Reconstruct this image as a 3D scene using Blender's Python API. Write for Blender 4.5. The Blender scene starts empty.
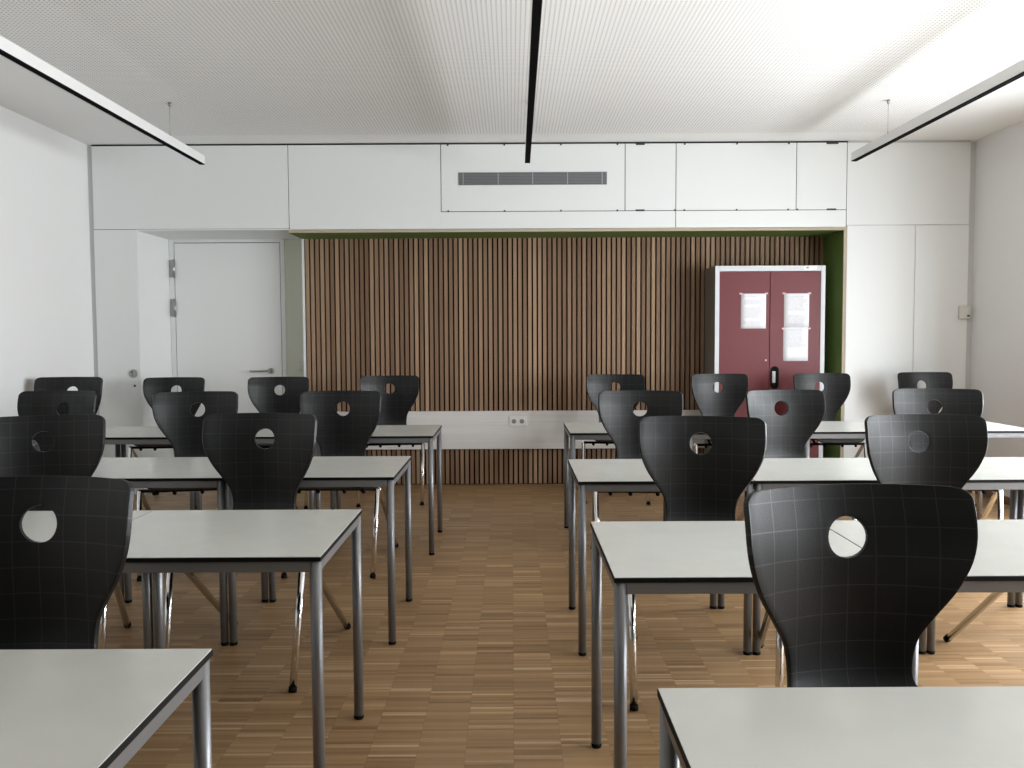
import bpy, bmesh, math, random
from mathutils import Vector, Matrix

PI = math.pi
S = bpy.context.scene
COL = S.collection
random.seed(7)

# ------------------------------------------------------------------ camera, light, exposure
cam = bpy.data.cameras.new('camera')
cam.sensor_width = 36.0
cam.lens = 853.73 / 1024 * 36.0
cam.clip_start = 0.02
cam_o = bpy.data.objects.new('camera', cam)
COL.objects.link(cam_o)
cam_o.matrix_world = (Matrix.Translation((0, 0, 1.339)) @ Matrix.Rotation(PI / 2 - 0.0549, 4, 'X')
                      @ Matrix.Rotation(-0.0050, 4, 'Z'))
S.camera = cam_o

S.view_settings.view_transform = 'Standard'
S.view_settings.look = 'None'
S.view_settings.gamma = 1.0
S.view_settings.use_curve_mapping = False
S.view_settings.exposure = 0.0

world = bpy.data.worlds.new('sky')
S.world = world
world.use_nodes = True
bg = world.node_tree.nodes['Background']
bg.inputs['Color'].default_value = (0.80, 0.90, 1.0, 1)
bg.inputs['Strength'].default_value = 1.0

XL, XR = -3.565, 3.915            # side walls
YP, YS, YD = 7.267, 7.712, 7.957  # cladding front, slat front, door wall
YB = -2.2                         # wall behind the camera
HC = 2.972                        # ceiling
WINDOWS = [(0.30, 1.60), (1.72, 3.02), (3.14, 4.44), (4.56, 5.86)]
SILL, HEAD = 0.12, 2.66

for wa, wb in WINDOWS:            # daylight coming in through each window of the right wall
    l = bpy.data.lights.new('daylight', 'AREA')
    l.shape = 'RECTANGLE'
    l.size = wb - wa
    l.size_y = HEAD - SILL
    l.energy = 58.0 * (wb - wa) * (HEAD - SILL)
    l.color = (0.93, 0.97, 1.0)
    lo = bpy.data.objects.new('daylight', l)
    lo.location = (XR + 0.34, (wa + wb) / 2, (SILL + HEAD) / 2)
    lo.rotation_euler = (0, math.radians(90 - 14), 0)
    COL.objects.link(lo)

S.cycles.use_denoising = True
S.cycles.max_bounces = 12
S.cycles.diffuse_bounces = 8
S.cycles.glossy_bounces = 4
S.cycles.transparent_max_bounces = 8
S.cycles.caustics_reflective = False
S.cycles.caustics_refractive = False
S.cycles.sample_clamp_indirect = 6.0


# ------------------------------------------------------------------ materials
def mat(name, color, rough=0.5, metal=0.0, spec=0.5):
    m = bpy.data.materials.new(name)
    m.use_nodes = True
    b = m.node_tree.nodes['Principled BSDF']
    b.inputs['Base Color'].default_value = (*color, 1)
    b.inputs['Roughness'].default_value = rough
    b.inputs['Metallic'].default_value = metal
    b.inputs['Specular IOR Level'].default_value = spec
    return m


class NT:
    """small helper to wire shader nodes"""
    def __init__(self, m):
        self.t = m.node_tree
        self.b = self.t.nodes['Principled BSDF']

    def n(self, typ, **kw):
        nd = self.t.nodes.new(typ)
        for k, v in kw.items():
            setattr(nd, k, v)
        return nd

    def l(self, a, b):
        self.t.links.new(a, b)

    def math(self, op, a, b=None, c=None):
        nd = self.n('ShaderNodeMath', operation=op)
        for i, v in enumerate((a, b, c)):
            if v is None:
                continue
            if isinstance(v, (int, float)):
                nd.inputs[i].default_value = v
            else:
                self.l(v, nd.inputs[i])
        return nd.outputs[0]

    def mix(self, fac, c1, c2):
        nd = self.n('ShaderNodeMix', data_type='RGBA')
        for sock, v in ((nd.inputs[0], fac), (nd.inputs[6], c1), (nd.inputs[7], c2)):
            if isinstance(v, (int, float)):
                sock.default_value = v
            elif isinstance(v, tuple):
                sock.default_value = (*v, 1)
            else:
                self.l(v, sock)
        return nd.outputs[2]

    def ramp(self, fac, stops):
        nd = self.n('ShaderNodeValToRGB')
        cr = nd.color_ramp
        while len(cr.elements) < len(stops):
            cr.elements.new(0.5)
        for e, (p, c) in zip(cr.elements, stops):
            e.position = p
            e.color = (*c, 1)
        self.l(fac, nd.inputs[0])
        return nd.outputs[0]

    def xyz(self, out):
        nd = self.n('ShaderNodeSeparateXYZ')
        self.l(out, nd.inputs[0])
        return nd.outputs

    def comb(self, x, y, z=0.0):
        nd = self.n('ShaderNodeCombineXYZ')
        for i, v in enumerate((x, y, z)):
            if isinstance(v, (int, float)):
                nd.inputs[i].default_value = v
            else:
                self.l(v, nd.inputs[i])
        return nd.outputs[0]

    def white(self, vec):
        nd = self.n('ShaderNodeTexWhiteNoise', noise_dimensions='3D')
        self.l(vec, nd.inputs['Vector'])
        return nd.outputs['Value']

    def noise(self, vec, scale, detail=2.0):
        nd = self.n('ShaderNodeTexNoise')
        nd.inputs['Scale'].default_value = scale
        nd.inputs['Detail'].default_value = detail
        if vec is not None:
            self.l(vec, nd.inputs['Vector'])
        return nd.outputs['Fac']

    def bump(self, h, strength, dist):
        nd = self.n('ShaderNodeBump')
        nd.inputs['Strength'].default_value = strength
        nd.inputs['Distance'].default_value = dist
        self.l(h, nd.inputs['Height'])
        self.l(nd.outputs[0], self.b.inputs['Normal'])


M = {}
M['wall'] = mat('white_wall_paint', (0.79, 0.79, 0.785), 0.85, 0, 0.2)
M['front'] = mat('dark_unseen_wall', (0.10, 0.12, 0.11), 0.8, 0, 0.2)  # unseen wall behind the camera, darkened to cut fill light and chair reflections
M['panel'] = mat('white_panel_laminate', (0.77, 0.785, 0.78), 0.45, 0, 0.35)
M['filler'] = mat('grey_white_filler', (0.56, 0.57, 0.57), 0.7, 0, 0.2)
M['dark_gap'] = mat('dark_joint', (0.02, 0.02, 0.022), 0.9)
M['dark_fitting'] = mat('dark_fitting', (0.03, 0.03, 0.032), 0.5)
M['green'] = mat('green_paint', (0.125, 0.19, 0.05), 0.7, 0, 0.2)
M['ply'] = mat('plywood_edge', (0.42, 0.36, 0.27), 0.7)
M['greygreen'] = mat('grey_green_paint', (0.70, 0.72, 0.62), 0.8, 0, 0.2)
M['door'] = mat('white_door_lacquer', (0.80, 0.81, 0.805), 0.5, 0, 0.35)
M['doorframe'] = mat('door_frame_lacquer', (0.74, 0.75, 0.745), 0.5, 0, 0.35)
M['steel'] = mat('brushed_steel', (0.42, 0.42, 0.42), 0.35, 1.0)
M['chrome'] = mat('chrome', (0.80, 0.80, 0.80), 0.10, 1.0)
M['table_metal'] = mat('silver_grey_powder_coat', (0.20, 0.203, 0.209), 0.36, 0.50)
M['black'] = mat('black_plastic', (0.004, 0.004, 0.004), 0.7, 0, 0.10)
M['black_edge'] = mat('black_laminate_core', (0.004, 0.004, 0.004), 0.6, 0, 0.15)
M['grille'] = mat('grey_grille_metal', (0.20, 0.205, 0.21), 0.5, 0.3)
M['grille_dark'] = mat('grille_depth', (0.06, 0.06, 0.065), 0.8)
M['grille_bar'] = mat('grille_divider', (0.40, 0.41, 0.42), 0.5, 0.3)
M['lamp'] = mat('white_aluminium', (0.78, 0.78, 0.77), 0.5, 0.0)
M['louvre'] = mat('black_louvre', (0.003, 0.003, 0.003), 0.9, 0, 0.05)
M['cab_grey'] = mat('light_grey_steel', (0.62, 0.635, 0.66), 0.45)
M['cab_side_shaded'] = mat('shaded_grey_steel', (0.20, 0.185, 0.165), 0.5)  # same light grey steel, with the shade on the cabinet's side painted in
M['red'] = mat('dark_red_steel', (0.140, 0.022, 0.028), 0.45, 0, 0.35)
M['tape'] = mat('pale_pink_tape', (0.74, 0.52, 0.50), 0.6)
M['white_plastic'] = mat('white_plastic', (0.74, 0.74, 0.72), 0.4)
M['off_white_plastic'] = mat('cream_plastic', (0.62, 0.62, 0.56), 0.4)
M['socket_hole'] = mat('socket_recess', (0.25, 0.25, 0.24), 0.6)
M['label'] = mat('white_label', (0.85, 0.85, 0.86), 0.5)
M['kerb'] = mat('wood_skirting', (0.20, 0.12, 0.06), 0.5)
M['backing'] = mat('dark_backing_felt', (0.016, 0.009, 0.005), 0.9, 0, 0.1)


def make_top_material():
    m = mat('white_grey_laminate', (0.60, 0.605, 0.57), 0.24, 0, 0.5)
    t = NT(m)
    tc = t.n('ShaderNodeTexCoord')
    f = t.noise(tc.outputs['Object'], 9.0, 3.0)
    t.l(t.ramp(f, [(0.3, (0.56, 0.565, 0.53)), (0.7, (0.59, 0.595, 0.56))]), t.b.inputs['Base Color'])
    f2 = t.noise(tc.outputs['Object'], 900.0, 1.0)
    t.bump(f2, 0.15, 0.0006)
    return m


M['top'] = make_top_material()


def make_chair_material():
    """black moulded plastic: coarse grain with engraved smooth 6 cm squares along the shell"""
    m = mat('black_grained_plastic', (0.0036, 0.0044, 0.0047), 0.42, 0, 0.3)
    t = NT(m)
    uv = t.n('ShaderNodeUVMap', uv_map='UVMap')
    x, y, _ = t.xyz(uv.outputs[0])
    lines = []
    for c, o in ((x, 6.03), (y, 6.0)):
        fr = t.math('FRACT', t.math('DIVIDE', t.math('ADD', c, o), 0.06))
        d = t.math('ABSOLUTE', t.math('SUBTRACT', fr, 0.5))
        lines.append(t.math('LESS_THAN', d, 0.017))
    line = t.math('MAXIMUM', lines[0], lines[1])
    t.l(t.mix(line, (0.0036, 0.0044, 0.0047), (0.0075, 0.0080, 0.0085)), t.b.inputs['Base Color'])
    t.l(t.math('ADD', 0.38, t.math('MULTIPLY', line, 0.24)), t.b.inputs['Specular IOR Level'])
    tc = t.n('ShaderNodeTexCoord')
    g = t.noise(tc.outputs['Object'], 520.0, 1.0)
    g = t.math('MULTIPLY', g, t.math('SUBTRACT', 1.0, line))
    t.bump(t.math('ADD', g, t.math('MULTIPLY', line, 0.35)), 0.35, 0.0014)
    return m


M['shell'] = make_chair_material()


def make_floor_material():
    """industrial mosaic parquet: thin oak strips, 16 cm long, in straight columns"""
    m = mat('oak_mosaic_parquet', (0.3, 0.2, 0.1), 0.36, 0, 0.4)
    t = NT(m)
    tc = t.n('ShaderNodeTexCoord')
    x, y, z = t.xyz(tc.outputs['Object'])
    colx = t.math('DIVIDE', x, 0.156)
    ci = t.math('FLOOR', colx)
    off = t.math('MULTIPLY', t.white(t.comb(ci, 3.0, 1.0)), 0.9)
    sy = t.math('ADD', t.math('DIVIDE', y, 0.0130), off)
    si = t.math('FLOOR', sy)
    r1 = t.white(t.comb(ci, si, 0.0))
    r2 = t.white(t.comb(ci, t.math('FLOOR', t.math('DIVIDE', si, 2.0)), 5.0))
    r3 = t.white(t.comb(ci, t.math('FLOOR', t.math('DIVIDE', si, 9.0)), 9.0))
    grain = t.noise(t.comb(t.math('MULTIPLY', x, 6.0), t.math('MULTIPLY', y, 190.0), r1), 1.0, 3.0)
    v = t.math('ADD', t.math('MULTIPLY', r1, 0.34), t.math('MULTIPLY', r2, 0.24))
    v = t.math('ADD', v, t.math('MULTIPLY', r3, 0.17))
    v = t.math('ADD', v, t.math('MULTIPLY', grain, 0.25))
    base = t.ramp(v, [(0.15, (0.190, 0.106, 0.045)), (0.40, (0.285, 0.169, 0.078)),
                      (0.62, (0.345, 0.211, 0.102)), (0.85, (0.480, 0.312, 0.165))])
    hi = t.math('GREATER_THAN', t.white(t.comb(ci, si, 21.0)), 0.96)
    base = t.mix(t.math('MULTIPLY', hi, 0.55), base, (0.60, 0.43, 0.26))
    fx = t.math('FRACT', colx)
    edge = t.math('LESS_THAN', t.math('MINIMUM', fx, t.math('SUBTRACT', 1.0, fx)), 0.008)
    base = t.mix(t.math('MULTIPLY', edge, 0.20), base, (0.08, 0.045, 0.02))
    t.l(base, t.b.inputs['Base Color'])
    t.l(t.math('ADD', 0.33, t.math('MULTIPLY', grain, 0.12)), t.b.inputs['Roughness'])
    t.bump(t.math('ADD', t.math('MULTIPLY', r1, 0.5), grain), 0.10, 0.0008)
    return m


M['floor'] = make_floor_material()


def make_slat_material():
    m = mat('oak_slats', (0.2, 0.12, 0.07), 0.6, 0, 0.3)
    t = NT(m)
    geo = t.n('ShaderNodeNewGeometry')
    tc = t.n('ShaderNodeTexCoord')
    rnd = geo.outputs['Random Per Island']
    x, y, z = t.xyz(tc.outputs['Object'])
    grain = t.noise(t.comb(t.math('MULTIPLY', x, 90.0), t.math('MULTIPLY', y, 90.0),
                           t.math('ADD', t.math('MULTIPLY', z, 3.0), t.math('MULTIPLY', rnd, 90.0))), 1.0, 4.0)
    cath = t.noise(t.comb(t.math('MULTIPLY', x, 30.0), 0.0,
                          t.math('ADD', t.math('MULTIPLY', z, 1.3), t.math('MULTIPLY', rnd, 57.0))), 1.0, 2.0)
    v = t.math('ADD', t.math('MULTIPLY', rnd, 0.58), t.math('MULTIPLY', grain, 0.27))
    v = t.math('ADD', v, t.math('MULTIPLY', cath, 0.25))
    t.l(t.ramp(v, [(0.15, (0.155, 0.092, 0.056)), (0.45, (0.235, 0.146, 0.090)),
                   (0.72, (0.320, 0.208, 0.132)), (0.95, (0.45, 0.31, 0.195))]), t.b.inputs['Base Color'])
    t.bump(grain, 0.2, 0.001)
    return m


M['slat'] = make_slat_material()


def make_board_material():
    m = mat('white_board_faint_grain', (0.60, 0.585, 0.575), 0.55, 0, 0.3)
    t = NT(m)
    tc = t.n('ShaderNodeTexCoord')
    x, y, z = t.xyz(tc.outputs['Object'])
    f = t.noise(t.comb(t.math('MULTIPLY', x, 0.8), 0.0, t.math('MULTIPLY', z, 45.0)), 1.0, 4.0)
    t.l(t.ramp(f, [(0.3, (0.66, 0.645, 0.63)), (0.7, (0.73, 0.715, 0.70))]), t.b.inputs['Base Color'])
    return m


M['board'] = make_board_material()


def make_ceiling_material():
    """white acoustic ceiling: square field of small round holes with a plain border"""
    m = mat('perforated_white_ceiling', (0.84, 0.84, 0.83), 0.85, 0, 0.2)
    t = NT(m)
    tc = t.n('ShaderNodeTexCoord')
    x, y, z = t.xyz(tc.outputs['Object'])
    p = 0.0245
    dx = t.math('SUBTRACT', t.math('FRACT', t.math('DIVIDE', t.math('ADD', x, 20.0), p)), 0.5)
    dy = t.math('SUBTRACT', t.math('FRACT', t.math('DIVIDE', t.math('ADD', y, 20.0), p)), 0.5)
    r2 = t.math('ADD', t.math('MULTIPLY', dx, dx), t.math('MULTIPLY', dy, dy))
    hole = t.math('LESS_THAN', r2, 0.19 * 0.19)
    inside = t.math('MULTIPLY', t.math('GREATER_THAN', x, -2.95), t.math('LESS_THAN', x, 3.25))
    inside = t.math('MULTIPLY', inside, t.math('LESS_THAN', y, 6.98))
    hole = t.math('MULTIPLY', hole, inside)
    t.l(t.mix(hole, (0.84, 0.84, 0.83), (0.32, 0.315, 0.305)), t.b.inputs['Base Color'])
    return m


M['ceiling'] = make_ceiling_material()


def make_paper_material(name, spec):
    """white sheet with rows of small grey print; spec = list of (top, bottom, left, right) text blocks in 0..1"""
    m = mat(name, (0.84, 0.84, 0.88), 0.7)
    t = NT(m)
    uv = t.n('ShaderNodeUVMap', uv_map='UVMap')
    u, v, _ = t.xyz(uv.outputs[0])
    row = t.math('MULTIPLY', v, 42.0)
    ink_row = t.math('LESS_THAN', t.math('FRACT', row), 0.52)
    ri = t.math('FLOOR', row)
    words = t.math('GREATER_THAN', t.noise(t.comb(t.math('MULTIPLY', u, 26.0), t.math('MULTIPLY', ri, 7.3)), 1.0, 1.0), 0.40)
    total = None
    for (top, bot, le, ri_) in spec:
        endn = t.math('SUBTRACT', ri_, t.math('MULTIPLY', t.white(t.comb(ri, top, 2.0)), 0.22))
        k = t.math('MULTIPLY', t.math('LESS_THAN', v, top), t.math('GREATER_THAN', v, bot))
        k = t.math('MULTIPLY', k, t.math('GREATER_THAN', u, le))
        k = t.math('MULTIPLY', k, t.math('LESS_THAN', u, endn))
        total = k if total is None else t.math('MAXIMUM', total, k)
    ink = t.math('MULTIPLY', t.math('MULTIPLY', total, ink_row), words)
    t.l(t.mix(t.math('MULTIPLY', ink, 0.42), (0.84, 0.84, 0.88), (0.20, 0.20, 0.23)), t.b.inputs['Base Color'])
    return m


M['paper_a'] = make_paper_material('printed_sheet_a', [(0.93, 0.90, 0.12, 0.75), (0.83, 0.68, 0.12, 0.97), (0.62, 0.30, 0.16, 0.97), (0.22, 0.12, 0.12, 0.97)])
M['paper_b'] = make_paper_material('printed_sheet_b', [(0.92, 0.48, 0.16, 0.97), (0.38, 0.05, 0.14, 0.97)])
M['paper_c'] = make_paper_material('printed_sheet_c', [(0.95, 0.40, 0.16, 0.95)])


def make_glass_material():
    m = bpy.data.materials.new('window_glass')
    m.use_nodes = True
    nt = m.node_tree
    nt.nodes.clear()
    out = nt.nodes.new('ShaderNodeOutputMaterial')
    mx = nt.nodes.new('ShaderNodeMixShader')
    tr = nt.nodes.new('ShaderNodeBsdfTransparent')
    gl = nt.nodes.new('ShaderNodeBsdfGlossy')
    gl.inputs['Roughness'].default_value = 0.02
    mx.inputs[0].default_value = 0.06
    nt.links.new(tr.outputs[0], mx.inputs[1])
    nt.links.new(gl.outputs[0], mx.inputs[2])
    nt.links.new(mx.outputs[0], out.inputs[0])
    return m


M['glass'] = make_glass_material()


# ------------------------------------------------------------------ mesh helpers
class MB:
    """collects shapes into one mesh"""
    def __init__(self):
        self.bm = bmesh.new()
        self.smooth = []

    def box(self, x0, x1, y0, y1, z0, z1, bev=0.0, mi=0, seg=2):
        r = bmesh.ops.create_cube(self.bm, size=1.0)
        vs = r['verts']
        for v in vs:
            v.co = Vector((x0 + (v.co.x + .5) * (x1 - x0), y0 + (v.co.y + .5) * (y1 - y0), z0 + (v.co.z + .5) * (z1 - z0)))
        fs = {f for v in vs for f in v.link_faces}
        for f in fs:
            f.material_index = mi
        if bev > 0:
            es = list({e for v in vs for e in v.link_edges})
            r = bmesh.ops.bevel(self.bm, geom=es, offset=bev, segments=seg, affect='EDGES', profile=0.5)
            for f in r['faces']:
                f.material_index = mi
        return fs

    def tube(self, pts, r, seg=14, cap=True, mi=0, radii=None):
        """swept round tube through the points"""
        pts = [Vector(p) for p in pts]
        rings = []
        up = Vector((0, 0, 1))
        for i, p in enumerate(pts):
            if i == 0:
                d = pts[1] - pts[0]
            elif i == len(pts) - 1:
                d = pts[-1] - pts[-2]
            else:
                d = (pts[i + 1] - p).normalized() + (p - pts[i - 1]).normalized()
            d.normalize()
            a = up if abs(d.dot(up)) < 0.95 else Vector((1, 0, 0))
            s = d.cross(a).normalized()
            u = s.cross(d).normalized()
            rr = radii[i] if radii else r
            rings.append([self.bm.verts.new(p + (s * math.cos(2 * PI * k / seg) + u * math.sin(2 * PI * k / seg)) * rr) for k in range(seg)])
        for a, b in zip(rings, rings[1:]):
            for k in range(seg):
                f = self.bm.faces.new((a[k], a[(k + 1) % seg], b[(k + 1) % seg], b[k]))
                f.smooth = True
                f.material_index = mi
        if cap:
            f = self.bm.faces.new(rings[0][::-1]); f.material_index = mi
            f = self.bm.faces.new(rings[-1]); f.material_index = mi

    def build(self, name, materials, parent=None, loc=None):
        bmesh.ops.recalc_face_normals(self.bm, faces=self.bm.faces[:])
        me = bpy.data.meshes.new(name)
        self.bm.to_mesh(me)
        self.bm.free()
        for m in (materials if isinstance(materials, (list, tuple)) else [materials]):
            me.materials.append(m)
        o = bpy.data.objects.new(name, me)
        COL.objects.link(o)
        if parent is not None:
            o.parent = parent
        if loc is not None:
            o.location = loc
        return o


def thing(name, label, cat, loc=(0, 0, 0), rz=0.0, group=None):
    o = bpy.data.objects.new(name, None)
    COL.objects.link(o)
    o.location = loc
    o.rotation_euler = (0, 0, rz)
    o.empty_display_size = 0.1
    tag(o, label, cat, group)
    return o


def tag(o, label, cat, group=None):
    o['label'] = label
    o['category'] = cat
    o['kind'] = 'thing'
    if group:
        o['group'] = group
    return o


def struct(o):
    o['kind'] = 'structure'
    return o


def copy_tree(o, parent=None):
    c = o.copy()
    COL.objects.link(c)
    if parent is not None:
        c.parent = parent
    for ch in list(o.children):
        copy_tree(ch, c)
    return c


def sbox(name, m, *a, bev=0.0, parent=None):
    b = MB()
    b.box(*a, bev=bev)
    o = b.build(name, m, parent)
    return o if parent is not None else struct(o)


# ------------------------------------------------------------------ room shell
sbox('floor', M['floor'], XL - .2, XR + .4, YB - .2, 8.2, -0.1, 0.0)
sbox('ceiling', M['ceiling'], XL - .2, XR + .4, YB - .2, 8.2, HC, HC + 0.15)
sbox('wall_left', M['wall'], XL - .2, XL, YB, 8.2, 0, HC)
sbox('wall_front', M['front'], XL, XR, YB - .2, YB, 0, HC)

# right wall with its windows
b = MB()
x0, x1 = XR, XR + 0.28
b.box(x0, x1, YB, 8.2, 0, SILL)
b.box(x0, x1, YB, 8.2, HEAD, HC)
prev = YB
for wa, wb in WINDOWS:
    b.box(x0, x1, prev, wa, SILL, HEAD)
    prev = wb
b.box(x0, x1, prev, 8.2, SILL, HEAD)
struct(b.build('wall_right', M['wall']))
for i, (wa, wb) in enumerate(WINDOWS):
    e = struct(bpy.data.objects.new('window_%d' % (i + 1), None))
    COL.objects.link(e)
    e.location = (XR + 0.2, (wa + wb) / 2, SILL)
    w, h = wb - wa, HEAD - SILL
    b = MB()
    b.box(-.03, .03, -w / 2, w / 2, 0, .06); b.box(-.03, .03, -w / 2, w / 2, h - .06, h)
    for yy in (-w / 2, -.03, w / 2 - .06):
        b.box(-.03, .03, yy, yy + .06, .06, h - .06)
    b.build('window_frame', M['doorframe'], e)
    b = MB(); b.box(-.004, .004, -w / 2 + .06, w / 2 - .06, .06, h - .06)
    b.build('window_pane', M['glass'], e)
    b = MB(); b.box(-.23, -.03, -w / 2, w / 2, -.03, 0.0)
    b.build('window_sill', M['panel'], e)

sbox('baseboard_right', M['kerb'], XR - .014, XR, YB, YP, 0, .06, bev=.002)
sbox('baseboard_left', M['panel'], XL, XL + .012, YB, YP, 0, .05, bev=.002)

# back wall: structural wall, slat wall, the built-in front
sbox('wall_back', M['wall'], XL - .2, XR + .4, YD, YD + .25, 0, HC)
g = sbox('trim_1', M['greygreen'], -2.098, -1.879, YD - .012, YD, 0, 2.252)          # grey-green strip right of the door
# corner fillers beside the cladding
sbox('trim_2', M['filler'], XL, -3.525, YP + .012, YP + .08, 0, 2.958)
sbox('trim_3', M['filler'], 3.865, XR, YP + .012, YP + .08, 0, 2.958)
# carcass behind the cladding, with a soffit
b = MB()
b.box(XL, XR, YP + .022, YD, 2.26, HC - .002)
struct(b.build('trim_4', M['wall']))
sbox('trim_5', M['dark_gap'], -3.525, 2.834, YP + .008, YP + .0215, 2.262, HC - .001)   # dark shadow joints behind the panels
sbox('trim_6', M['filler'], 2.834, 3.865, YP + .008, YP + .0215, 0, HC - .001)
sbox('trim_7', M['panel'], XL + .01, -3.163, YP + .022, YD, 0, 2.26)                     # tall block left of the door
b = MB()
b.box(-3.163, -1.880, YP + .004, YD, 2.252, 2.262)
struct(b.build('trim_8', M['panel']))                                               # soffit over the door recess
b = MB(); b.box(2.836, XR, YP + .022, YD, 0, 2.26)
struct(b.build('trim_9', M['wall']))                                                # tall block at the right

# niche lining: green boards with a raw plywood edge
b = MB()
b.box(-1.880, 2.836, YP + .001, YD, 2.227, 2.252, mi=0)
b.box(2.809, 2.836, YP + .001, YD, 0, 2.227, mi=0)
for f in b.bm.faces:
    c = f.calc_center_median()
    if abs(c.y - (YP + .001)) < 1e-5:
        f.material_index = 1
struct(b.build('trim_10', [M['green'], M['ply']]))

# slat wall
XS0, XS1 = -1.878, 2.808
b = MB()
b.box(XS0, XS1, YS + .024, YD - .012, 0, 2.2265)
struct(b.build('wall_niche', M['backing']))
b = MB()
n_sl = 105
pitch = (XS1 - (XS0 + .022)) / n_sl
for i in range(n_sl):
    cx = XS0 + .022 + (i + .5) * pitch
    b.box(cx - .0150, cx + .0150, YS, YS + .024, .008, 2.2265)
struct(b.build('trim_11', M['slat']))
sbox('trim_12', M['panel'], XS0 - .001, XS0 + .0185, YS - .004, YD - .012, 0, 2.2265)     # white end board

# white service board across the slats with a double socket
bo = sbox('trim_13', M['board'], XS0 + .02, XS1, YS - .03, YS, .328, .672, bev=.002)


# ------------------------------------------------------------------ cladding panels (each can be taken off)
def panel(label, x0, x1, z0, z1, cat='wall panel', name='wall_panel', clips=None, grp=None, lg=.0025):
    t = thing(name, label, cat, ((x0 + x1) / 2, YP, z0), 0, grp)
    w, h, gap = (x1 - x0) / 2, z1 - z0, .0025
    b = MB()
    b.box(-w + lg, w - gap, 0, .006, gap, h - gap, bev=.001)
    b.build('board', M['panel'], t)
    if clips:
        for (cx, top, wd) in clips:
            b = MB()
            zz = h - .006 if top else .004
            b.box(cx - (x0 + x1) / 2 - wd / 2, cx - (x0 + x1) / 2 + wd / 2, -.004, .0, zz - .009, zz + .006, bev=.001)
            b.build('hinge' if wd > .03 else 'clip', M['dark_fitting'], t)
    return t


ZT = 2.9585
UP = 'white panels above the slat niche and door'
panel('large plain white wall panel above the door recess', -3.525, -1.874, 2.262, ZT, grp=UP)
panel('plain white wall panel between the door panel and the vent panel', -1.8735, -.5905, 2.252, ZT, grp=UP)
panel('long low white strip under the vent panel', -.5928, 1.388, 2.252, 2.3975, grp=UP, lg=.0002)
vp = panel('white access panel with the long grey air vent in it', -.589, .960, 2.398, ZT,
           clips=[(x, tp, .014) for tp in (1, 0) for x in (-.53, -.055, .42, .895)], grp=UP)
panel('narrow white flap just right of the vent panel', .961, 1.388, 2.398, ZT,
      clips=[(1.087, 1, .075), (1.087, 0, .075), (1.379, 0, .012)], grp=UP)
panel('wide white flap above the red cabinet', 1.389, 2.402, 2.398, ZT,
      clips=[(x, tp, .014) for tp in (1, 0) for x in (1.46, 1.90, 2.335)], grp=UP)
panel('narrow white flap above the green niche corner', 2.403, 2.827, 2.398, ZT,
      clips=[(2.70, 1, .10), (2.70, 0, .08), (2.412, 0, .012)], grp=UP)
panel('large plain white wall panel in the top right corner above the two tall doors', 2.8275, 3.865, 2.268, ZT - .003, grp=UP)
panel('short low white strip under the flaps above the red cabinet', 1.3885, 2.827, 2.252, 2.3975, grp=UP)

# vent grille in its panel
vg = MB()
vx0, vx1, vz0, vz1 = -.442 - .1855, .807 - .1855, 2.617 - 2.398, 2.723 - 2.398
fr = MB()
fr.box(vx0, vx1, -.004, .004, vz0, vz0 + .008); fr.box(vx0, vx1, -.004, .004, vz1 - .008, vz1)
fr.box(vx0, vx0 + .008, -.004, .004, vz0, vz1); fr.box(vx1 - .008, vx1, -.004, .004, vz0, vz1)
gr = fr.build('vent_grille', M['grille'], vp)
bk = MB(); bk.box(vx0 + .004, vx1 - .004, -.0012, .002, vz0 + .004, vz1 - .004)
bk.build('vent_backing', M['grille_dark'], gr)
sl = MB()
nz = 7
for i in range(nz):
    zz = vz0 + .010 + (vz1 - vz0 - .020) * (i + .5) / nz
    sl.box(vx0 + .006, vx1 - .006, -.0035, -.001, zz - .0046, zz + .0046)
sl.build('vent_slats', M['grille'], gr)
for fx in (.032, .268, .50, .735, .968):
    xx = vx0 + (vx1 - vx0) * fx
    dv = MB(); dv.box(xx - .0035, xx + .0035, -.006, 0, vz0 + .004, vz1 - .004)
    dv.build('vent_divider', M['grille_bar'], gr)


def round_disc(name, m, parent, x, y, z, r, d, mi=0):
    b = MB()
    b.tube([(x, y, z), (x, y - d * .8, z), (x, y - d, z)], r, 20, radii=[r, r, r * .88])
    return b.build(name, m, parent)


# tall cupboard doors
t = thing('cupboard_door', 'tall narrow white cupboard door beside the white door recess', 'cupboard door', ((-3.525 - 3.163) / 2, YP, 0))
b = MB(); b.box(-.181, .181, 0, .02, .004, 2.2605, bev=.001); b.build('board', M['panel'], t)
lk = round_disc('lock', M['steel'], t, .122, 0, 1.046, .035, .010)
b = MB(); b.box(.106, .118, -.0115, -.009, 1.048, 1.066); b.box(.113, .119, -.0115, -.009, 1.028, 1.038); b.build('keyhole', M['dark_fitting'], lk)
round_disc('pin_hole', M['dark_fitting'], t, .129, 0, .940, .010, .003)
t = thing('cupboard_door', 'tall white cupboard door beside the green niche, with a small round lock', 'cupboard door', ((2.837 + 3.414) / 2, YP, 0))
b = MB(); b.box(-.2875, .2865, 0, .0075, .004, 2.2645, bev=.001); b.build('board', M['panel'], t)
lk = round_disc('lock', M['steel'], t, -.262, 0, .962, .017, .012)
b = MB(); b.box(-.262, -.254, -.0135, -.011, .950, .974); b.build('keyhole', M['dark_fitting'], lk)
t = thing('cupboard_door', 'tall white cupboard door next to the right wall, carrying the small wall box', 'cupboard door', ((3.414 + 3.865) / 2, YP, 0))
b = MB(); b.box(-.223, .225, 0, .0075, .004, 2.2645, bev=.001); b.build('board', M['panel'], t)

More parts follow.
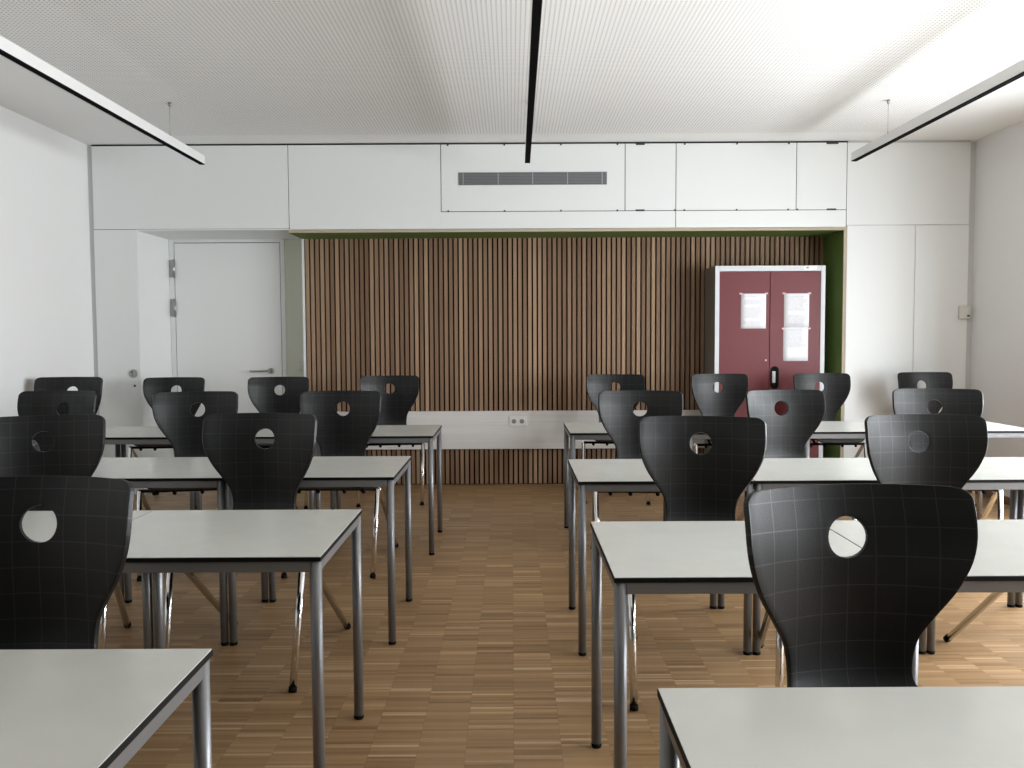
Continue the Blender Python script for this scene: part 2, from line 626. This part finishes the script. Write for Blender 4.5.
# small control box on that door
t = thing('thermostat', 'small cream square control box on the tall door by the right wall', 'thermostat', (3.833, YP, 1.527))
b = MB(); b.box(-.046, .046, -.028, 0, -.055, .055, bev=.006); b.build('housing', M['off_white_plastic'], t)
b = MB(); b.box(.018, .040, -.032, -.027, -.034, -.020, bev=.002); b.build('slider', M['dark_fitting'], t)

# double socket
t = thing('power_socket', 'double white power socket on the white board below the slats', 'socket', (.0515, YS - .03, .580))
b = MB(); b.box(-.081, .081, -.010, 0, -.043, .043, bev=.003); b.build('frame', M['white_plastic'], t)
for sx in (-.036, .036):
    b = MB()
    b.tube([(sx, -.012, 0), (sx, -.009, 0)], .028, 24)
    sk = b.build('socket_face', M['white_plastic'], t)
    b = MB(); b.tube([(sx, -.0128, 0), (sx, -.011, 0)], .0205, 24); rc = b.build('recess', M['socket_hole'], sk)

# light switch on the grey-green strip
t = thing('light_switch', 'small white switch on the grey-green strip beside the slats', 'switch', (-1.952, YD - .012, 1.088))
b = MB(); b.box(-.036, .036, -.010, 0, -.05, .05, bev=.003); b.build('frame', M['white_plastic'], t)
b = MB(); b.box(-.026, .026, -.014, -.009, .002, .042, bev=.002); b.build('rocker', M['off_white_plastic'], t)
b = MB(); b.box(-.026, .026, -.014, -.009, -.042, -.002, bev=.002); b.build('rocker', M['off_white_plastic'], t)

# ------------------------------------------------------------------ door
d = struct(bpy.data.objects.new('door_1', None)); COL.objects.link(d)
d.location = (-2.626, YD, 0)
L0, L1 = -3.112 + 2.626, -2.141 + 2.626
b = MB()
b.box(L0 - .049, L0 - .006, -.022, 0, 0, 2.262, bev=.002)
b.box(L1 + .006, L1 + .045, -.022, 0, 0, 2.262, bev=.002)
b.box(L0 - .006, L1 + .006, -.022, 0, 2.224, 2.262, bev=.002)
b.build('door_frame', M['doorframe'], d)
b = MB(); b.box(L0 - .006, L1 + .006, -.004, 0, 0, 2.224); b.build('door_joint', M['dark_gap'], d)
b = MB(); b.box(L0, L1, -.020, -.004, .006, 2.218, bev=.002); b.build('door_leaf', M['door'], d)
for z in (.30, 1.625, 1.985):
    b = MB()
    b.tube([(L0 - .006, -.030, z - .082), (L0 - .006, -.030, z + .082)], .011, 12)
    b.box(L0 - .048, L0 - .010, -.025, -.021, z - .08, z + .08)
    b.build('hinge', M['steel'], d)
hd = round_disc('door_handle', M['steel'], d, -2.239 + 2.626, -.020, 1.037, .027, .010)
b = MB()
hx = -2.239 + 2.626
b.tube([(hx, -.028, 1.037), (hx, -.062, 1.037), (hx - .010, -.072, 1.037), (hx - .165, -.072, 1.035), (hx - .185, -.060, 1.035)], .0095, 12)
b.build('lever', M['steel'], hd)


# ------------------------------------------------------------------ pendant lights
def pendant(label, x, y0, y1, wires, rz=0.0):
    zb = 2.668
    t = thing('pendant_light', label, 'pendant light', (x, y1, zb), rz, 'linear pendant lights')
    ln = y1 - y0
    b = MB(); b.box(-.0200, .0200, -ln, 0, .005, .068, bev=.0015); b.build('housing', M['lamp'], t)
    b = MB(); b.box(-.0195, .0195, -ln + .001, -.001, 0, .005); b.build('louvre', M['louvre'], t)
    for wy in wires:
        b = MB(); b.tube([(0, wy - y1, .066), (0, wy - y1, HC - zb)], .0014, 6); w = b.build('suspension_wire', M['steel'], t)
        b = MB(); b.tube([(0, wy - y1, HC - zb), (0, wy - y1, HC - zb - .025)], .011, 12); b.build('ceiling_fixing', M['steel'], w)
        b = MB(); b.tube([(0, wy - y1, .068), (0, wy - y1, .084)], .005, 10); b.build('wire_grip', M['steel'], w)


pendant('white linear pendant light hanging over the desks left of the aisle', -2.362, 1.75, 6.62, (6.01, 2.4))
pendant('linear pendant light over the middle aisle, seen as a black strip', .127, 1.75, 6.62, (6.01, 2.4), -.0058)
pendant('white linear pendant light hanging over the desks right of the aisle', 2.625, 1.75, 6.62, (6.03, 2.4))

# ------------------------------------------------------------------ red steel cabinet
CW, CD, CH = .943, .385, 1.937
t = thing('metal_cabinet', 'tall light grey steel cabinet with two dark red doors, against the slats', 'cabinet', (2.2105, 7.325, 0))
w = CW / 2
b = MB()
b.box(-w, -w + .038, 0, CD, .0, CH, bev=.003); b.box(w - .038, w, 0, CD, .0, CH, bev=.003)
b.box(-w + .038, w - .038, 0, CD, CH - .047, CH, bev=.003); b.box(-w + .038, w - .038, 0, CD, 0, .09, bev=.003)
b.box(-w + .038, w - .038, CD - .02, CD, .09, CH - .047)
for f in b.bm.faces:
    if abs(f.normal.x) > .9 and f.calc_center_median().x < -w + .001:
        f.material_index = 1  # left side face takes the painted shade
b.build('body', [M['cab_grey'], M['cab_side_shaded']], t)
for s, xa, xb in ((-1, -w + .040, -.002), (1, .002, w - .040)):
    b = MB(); b.box(xa, xb, .004, .024, .094, CH - .050, bev=.002)
    dr = b.build('cabinet_door', M['red'], t)
    if s > 0:
        b = MB()
        hx, hz = .046, .980
        pts = []
        for k in range(24):
            a = 2 * PI * k / 24
            pts.append((hx + .036 * math.cos(a), hz + (.062 if math.sin(a) >= 0 else -.062) + .036 * math.sin(a)))
        v0 = [b.bm.verts.new((px, .001, pz)) for px, pz in pts]
        v1 = [b.bm.verts.new((px, .006, pz)) for px, pz in pts]
        b.bm.faces.new(v0); b.bm.faces.new(v1[::-1])
        for k in range(24):
            b.bm.faces.new((v0[k], v0[(k + 1) % 24], v1[(k + 1) % 24], v1[k]))
        hnd = b.build('door_handle', M['black'], dr)
        b = MB(); b.box(hx - .024, hx + .004, -.012, .001, hz - .045, hz + .055, bev=.004); b.build('grip', M['cab_grey'], dr)
        b = MB(); b.tube([(hx + .006, .001, hz - .063), (hx + .006, -.006, hz - .063)], .011, 16); b.build('lock', M['chrome'], dr)
    else:
        b = MB(); b.tube([(-.032, .004, 1.130), (-.032, -.004, 1.130)], .008, 14); b.build('knob', M['tape'], dr)
b = MB(); b.box(.285, .395, -.0015, .001, CH - .040, CH - .004); lb = b.build('label_plate', M['label'], t)
b = MB(); b.box(.305, .325, -.0025, -.001, CH - .024, CH - .015); b.build('label_mark', M['dark_fitting'], lb)


def paper(label, x0, x1, z0, z1, m, tapes):
    t = thing('paper_sheet', label, 'sheet of paper', ((x0 + x1) / 2, 7.3285, z0), 0, 'printed sheets on the red cabinet')
    w, h = (x1 - x0) / 2, z1 - z0
    b = MB()
    nx, nz = 4, 6
    uvl = b.bm.loops.layers.uv.new('UVMap')
    grid = [[b.bm.verts.new((-w + 2 * w * i / nx, -.0010 - .0016 * math.sin(PI * i / nx) * (j / nz), h * j / nz)) for i in range(nx + 1)] for j in range(nz + 1)]
    for j in range(nz):
        for i in range(nx):
            f = b.bm.faces.new((grid[j][i], grid[j][i + 1], grid[j + 1][i + 1], grid[j + 1][i]))
            f.smooth = True
            for lp, (a, c) in zip(f.loops, ((i, j), (i + 1, j), (i + 1, j + 1), (i, j + 1))):
                lp[uvl].uv = (a / nx, c / nz)
    o = b.build('sheet', m, t)
    sm = o.modifiers.new('thickness', 'SOLIDIFY'); sm.thickness = .0003
    for (tx, tz) in tapes:
        b = MB(); b.box(tx * w - .012, tx * w + .012, -.0036, -.0008, tz * h - .007, tz * h + .007); b.build('tape', M['tape'], t)


paper('white printed sheet taped to the left red cabinet door', 1.962, 2.176, 1.402, 1.700, M['paper_a'], [(-1.02, 1.0), (1.02, 1.0)])
paper('upper of two white printed sheets on the right red cabinet door', 2.331, 2.545, 1.412, 1.700, M['paper_b'], [(-1.02, 1.0), (1.02, 1.0)])
paper('lower of two white printed sheets on the right red cabinet door', 2.327, 2.540, 1.122, 1.4115, M['paper_c'], [(-1.0, .96), (1.06, .96)])

# ------------------------------------------------------------------ desks
TW, TD, TH = .7335, .6466, .740


def make_desk():
    t = thing('school_desk', '', 'desk')
    hw, hd, g = TW / 2 - .0012, TD / 2, .002
    b = MB()
    b.box(-hw, hw, -hd, hd, TH - .0135, TH - .0015, bev=0.0, mi=1)
    b.box(-hw + .0013, hw - .0013, -hd + .0010, hd - .0010, TH - .0015, TH, mi=0)
    b.build('tabletop', [M['top'], M['black_edge']], t)
    r = .0168
    b = MB()
    zb, zt = TH - .0135 - .031, TH - .0137
    i = .005
    b.box(-hw + .03, hw - .03, -hd + i, -hd + i + .02, zb, zt, bev=.002)
    b.box(-hw + .03, hw - .03, hd - i - .02, hd - i, zb, zt, bev=.002)
    b.box(-hw + i, -hw + i + .02, -hd + .03, hd - .03, zb, zt, bev=.002)
    b.box(hw - i - .02, hw - i, -hd + .03, hd - .03, zb, zt, bev=.002)
    b.build('frame', M['table_metal'], t)
    for sx in (-1, 1):
        for sy in (-1, 1):
            px, py = sx * (hw - r - .0015), sy * (hd - r - .0015)
            b = MB(); b.tube([(px, py, .014), (px, py, zt)], r, 20); lg = b.build('leg', M['table_metal'], t)
            b = MB(); b.tube([(px, py, .0), (px, py, .004), (px, py, .0145)], r, 20, radii=[r * .9, r * 1.01, r * 1.01]); b.build('foot_cap', M['black'], lg)
    return t


desk0 = make_desk()
used_desk = [False]
ROWN = {1: 'nearest row', 2: 'second row from the camera', 3: 'third row from the camera', 4: 'back row'}
POSN = {1: 'at the aisle', 2: 'second from the aisle', 3: 'third from the aisle', 4: 'fourth from the aisle'}
YL = {1: 1.6227, 2: 2.9589, 3: 4.2989, 4: 5.8337}
YR = {1: 1.4260, 2: 2.7415, 3: 4.1573, 4: 5.9474}
EL = {1: -.5806, 2: -.5259, 3: -.5104, 4: -.4814}
ER = {1: .2440, 2: .2510, 3: .2712, 4: .3586}
NL = {1: 1, 2: 2, 3: 3, 4: 4}
NR = {1: 1, 2: 2, 3: 4, 4: 4}
for side, Y, E, N in (('left', YL, EL, NL), ('right', YR, ER, NR)):
    for row in (1, 2, 3, 4):
        for k in range(N[row]):
            o = desk0 if not used_desk[0] else copy_tree(desk0)
            used_desk[0] = True
            sg = -1 if side == 'left' else 1
            o.location = (E[row] + sg * (k + .5) * TW, Y[row] - TD / 2, 0)
            o['label'] = 'white-topped grey desk %s of the aisle, %s, %s' % (side, ROWN[row], POSN[k + 1])
            o['group'] = 'desks %s of the aisle, %s' % (side, ROWN[row])

# ------------------------------------------------------------------ chairs
PROFILE = [(.462, 1.020), (.452, .98), (.442, .94), (.436, .89), (.434, .84), (.434, .79), (.435, .74), (.436, .69), (.434, .65),
           (.425, .610), (.400, .574), (.355, .551), (.285, .541), (.20, .537), (.12, .537), (.06, .539), (.0, .540), (-.035, .533), (-.055, .512)]
HALF = [(1.020, .2425), (.97, .2425), (.94, .2425), (.90, .240), (.858, .230), (.805, .207), (.75, .173), (.705, .147), (.67, .138),
        (.64, .135), (.61, .135), (.59, .140), (.57, .155), (.556, .178), (.545, .200)]


def catmull(pts, n):
    out = []
    P = [Vector(p) for p in pts]
    P = [2 * P[0] - P[1]] + P + [2 * P[-1] - P[-2]]
    for i in range(1, len(P) - 2):
        for k in range(n):
            u = k / n
            a, b_, c, d_ = P[i - 1], P[i], P[i + 1], P[i + 2]
            out.append(.5 * ((2 * b_) + (c - a) * u + (2 * a - 5 * b_ + 4 * c - d_) * u * u + (3 * b_ - a - 3 * c + d_) * u ** 3))
    out.append(P[-2])
    return out


CURVE = catmull(PROFILE, 14)
ARC = [0.0]
for a, b_ in zip(CURVE, CURVE[1:]):
    ARC.append(ARC[-1] + (b_ - a).length)
TOTAL = ARC[-1]
HALF_C = sorted((h, w) for h, w in [tuple(v) for v in catmull([(h, w) for h, w in HALF], 8)])


def on_curve(s):
    s = max(0.0, min(TOTAL, s))
    lo, hi = 0, len(ARC) - 1
    while hi - lo > 1:
        m = (lo + hi) // 2
        if ARC[m] <= s:
            lo = m
        else:
            hi = m
    f = (s - ARC[lo]) / max(1e-9, ARC[hi] - ARC[lo])
    p = CURVE[lo].lerp(CURVE[hi], f)
    d = (CURVE[hi] - CURVE[lo]).normalized()
    return p, d


S_BEND = next(ARC[i] for i in range(len(CURVE)) if CURVE[i].y < .545)


def half_width(s):
    p, d = on_curve(s)
    if s >= S_BEND:                       # seat: widens a little, then rounded front corners
        q = (s - S_BEND) / (TOTAL - S_BEND)
        w = .200 + .017 * min(1, q * 2)
        e = TOTAL - s
        r = .075
        if e < r:
            w -= r - math.sqrt(max(0, r * r - (r - e) ** 2))
        return w
    h = p.y
    for (h0, w0), (h1, w1) in zip(HALF_C, HALF_C[1:]):
        if h0 <= h <= h1:
            w = w0 + (w1 - w0) * (h - h0) / max(1e-9, h1 - h0)
            break
    else:
        w = HALF_C[-1][1]
    r = .034
    if s < r:                             # rounded upper corners
        w -= r - math.sqrt(max(0, r * r - (r - s) ** 2))
    return w


def surf(x, s):
    """point of the shell's middle surface at x across and s along the profile from the top edge"""
    p, d = on_curve(s)
    n = Vector((-d.y, d.x))               # towards the sitter / up
    if n.x > 0 and d.y < -.3:
        n = -n
    if n.y < 0 and d.y > -.3:
        n = -n
    back = 1 - min(1, max(0, (s - .36) / (S_BEND + .05 - .36)))
    c = .084 * back + .016 * (1 - back)
    sag = c * (x / .25) ** 2
    q = p + n * sag
    top = max(0.0, 1 - s / .12)
    return Vector((x, q.x, q.y - .020 * top * (x / .25) ** 2))


HOLE_S, HOLE_R = .1105, .0435


def make_shell_mesh():
    bm = bmesh.new()
    NU = 22
    svals = [0, .003, .007, .012, .018, .025, .034, .045]
    s = .045
    while s < TOTAL - .075:
        s += .0155
        svals.append(s)
    e = TOTAL - svals[-1]
    svals += [svals[-1] + e * f for f in (.2, .4, .58, .72, .83, .91, .965, 1.0)]
    us = [-1 + 2 * i / NU for i in range(NU + 1)]
    par = {}
    V = []
    for s in svals:
        row = []
        hw = half_width(s)
        for u in us:
            x = u * hw
            v = bm.verts.new(surf(x, s))
            par[v] = (x, s)
            row.append(v)
        V.append(row)
    j0 = max(j for j, s in enumerate(svals) if s < HOLE_S - HOLE_R - .012)
    j1 = min(j for j, s in enumerate(svals) if s > HOLE_S + HOLE_R + .012)
    i0 = max(i for i, u in enumerate(us) if u * .25 < -HOLE_R - .012)
    i1 = min(i for i, u in enumerate(us) if u * .25 > HOLE_R + .012)
    for j in range(len(svals) - 1):
        for i in range(NU):
            if j0 <= j < j1 and i0 <= i < i1:
                continue
            bm.faces.new((V[j][i], V[j][i + 1], V[j + 1][i + 1], V[j + 1][i]))
    ring = [V[j0][i] for i in range(i0, i1)] + [V[j][i1] for j in range(j0, j1)] + [V[j1][i] for i in range(i1, i0, -1)] + [V[j][i0] for j in range(j1, j0, -1)]
    prev = ring
    for step in (.35, .7, 1.0):
        cur = []
        for v in ring:
            x, s = par[v]
            a = math.atan2(s - HOLE_S, x)
            cx, cs = HOLE_R * math.cos(a), HOLE_S + HOLE_R * math.sin(a)
            xx, ss = x + (cx - x) * step, s + (cs - s) * step
            nv = bm.verts.new(surf(xx, ss))
            par[nv] = (xx, ss)
            cur.append(nv)
        n = len(ring)
        for k in range(n):
            bm.faces.new((prev[k], prev[(k + 1) % n], cur[(k + 1) % n], cur[k]))
        prev = cur
    bmesh.ops.recalc_face_normals(bm, faces=bm.faces[:])
    up = [f for f in bm.faces if f.calc_center_median().y < .1]
    if sum(f.normal.z for f in up) < 0:
        bmesh.ops.reverse_faces(bm, faces=bm.faces[:])
    uvl = bm.loops.layers.uv.new('UVMap')
    for f in bm.faces:
        f.smooth = True
        for lp in f.loops:
            lp[uvl].uv = par[lp.vert]
    me = bpy.data.meshes.new('seat_shell')
    bm.to_mesh(me)
    bm.free()
    tmp = bpy.data.objects.new('seat_shell', me)
    COL.objects.link(tmp)
    so = tmp.modifiers.new('thickness', 'SOLIDIFY'); so.thickness = .0135; so.offset = 0.0
    bv = tmp.modifiers.new('rounding', 'BEVEL'); bv.width = .0045; bv.segments = 3; bv.limit_method = 'ANGLE'; bv.angle_limit = math.radians(50)
    bv.harden_normals = False
    dg = bpy.context.evaluated_depsgraph_get()
    out = bpy.data.meshes.new_from_object(tmp.evaluated_get(dg))
    out.name = 'seat_shell'
    bpy.data.objects.remove(tmp)
    for p in out.polygons:
        p.use_smooth = True
    out.materials.clear()
    out.materials.append(M['shell'])
    return out


def make_chair():
    t = thing('school_chair', '', 'chair')
    o = bpy.data.objects.new('seat_shell', make_shell_mesh()); COL.objects.link(o); o.parent = t
    r = .0142
    for sx in (-1, 1):
        # front leg, chrome: nearly upright
        ap = Vector((sx * .266, .105, .484))
        f = Vector((sx * .250, 0, .0))
        k = f + (ap - f) * .036
        b = MB(); b.tube([tuple(k), tuple(ap)], r, 16); lg = b.build('leg', M['chrome'], t)
        b = MB(); b.tube([tuple(f + (ap - f) * .004), tuple(f + (ap - f) * .042)], r * 1.12, 16); b.build('foot_cap', M['black'], lg)
        # rear leg: raked far back
        f = Vector((sx * .268, .712, .006))
        ap2 = Vector((sx * .266, .115, .481))
        mid = ap2 + Vector((sx * .002, .035, -.012))
        k = f + (mid - f) * .030
        b = MB(); b.tube([tuple(k), tuple(mid), tuple(ap2)], r, 16); lg = b.build('leg', M['chrome'], t)
        b = MB(); b.tube([tuple(f + Vector((0, 0, .004))), tuple(f + (mid - f) * .036 + Vector((0, 0, .002)))], r * 1.12, 16); b.build('foot_cap', M['black'], lg)
    b = MB()
    b.tube([(-.268, .108, .483), (.268, .108, .483)], .0100, 12)
    for sx in (-1, 1):
        b.tube([(sx * .15, .108, .485), (sx * .15, .150, .508), (sx * .15, .25, .530)], .009, 10)
    b.tube([(-.16, .25, .530), (.16, .25, .530)], .009, 10)
    b.box(-.165, .165, .09, .27, .519, .527, bev=.003)
    fr = b.build('seat_frame', M['black'], t)
    for xx in (-.185, -.075, .075, .185):
        b = MB(); b.tube([(xx, .106, .484), (xx, .102, .466), (xx, .101, .458)], .010, 10, radii=[.013, .011, .006]); b.build('bumper', M['black'], fr)
    return t


chair0 = make_chair()
CHAIRS = [
    # side, row, position from the aisle, x, y, yaw in degrees, scale
    ('right', 1, 1, .744, 1.344, -5.3, (1, 1, 1.003)),
    ('left', 1, 1, -1.096, 1.522, 0.0, None),
    ('left', 2, 1, -1.086, 3.182, 4.4, None),
    ('left', 2, 2, -1.828, 3.144, -18.0, None),
    ('right', 2, 1, .678, 2.949, 9.5, None),
    ('right', 2, 2, 1.614, 2.967, 2.0, (.965, 1, 1)),
    ('left', 3, 1, -1.031, 4.700, 1.4, (.995, 1, 1)),
    ('left', 3, 2, -1.820, 4.700, -9.8, (.995, 1, 1)),
    ('left', 3, 3, -2.733, 4.700, 3.3, (.985, 1, 1.008)),
    ('right', 3, 1, .720, 4.579, 4.2, None),
    ('right', 3, 2, 1.652, 4.582, -9.3, None),
    ('right', 3, 3, 2.408, 4.631, 13.4, None),
    ('left', 4, 1, -.972, 6.726, -7.2, None),
    ('left', 4, 2, -1.868, 6.597, -6.3, None),
    ('left', 4, 3, -2.737, 6.607, -4.7, None),
    ('left', 4, 4, -3.220, 5.840, -2.1, (1, 1, 1.04)),
    ('right', 4, 1, .832, 6.756, 5.1, None),
    ('right', 4, 2, 1.702, 6.570, -2.8, (.96, .92, 1.01)),
    ('right', 4, 3, 2.523, 6.570, -1.4, (.955, .92, 1.01)),
    ('right', 4, 4, 3.362, 6.570, -1.8, (.92, .92, 1.015)),
]
first = True
for side, row, k, x, y, yaw, sc in CHAIRS:
    o = chair0 if first else copy_tree(chair0)
    first = False
    o.location = (x, y, 0)
    o.rotation_euler = (0, 0, -math.radians(yaw))
    o.scale = sc or (1, 1, 1)
    o['label'] = 'black hole-backed chair, %s, %s of the aisle, %s' % (ROWN[row], side, POSN[k])
    o['group'] = 'chairs behind the %s, %s of the aisle' % (ROWN[row], side)
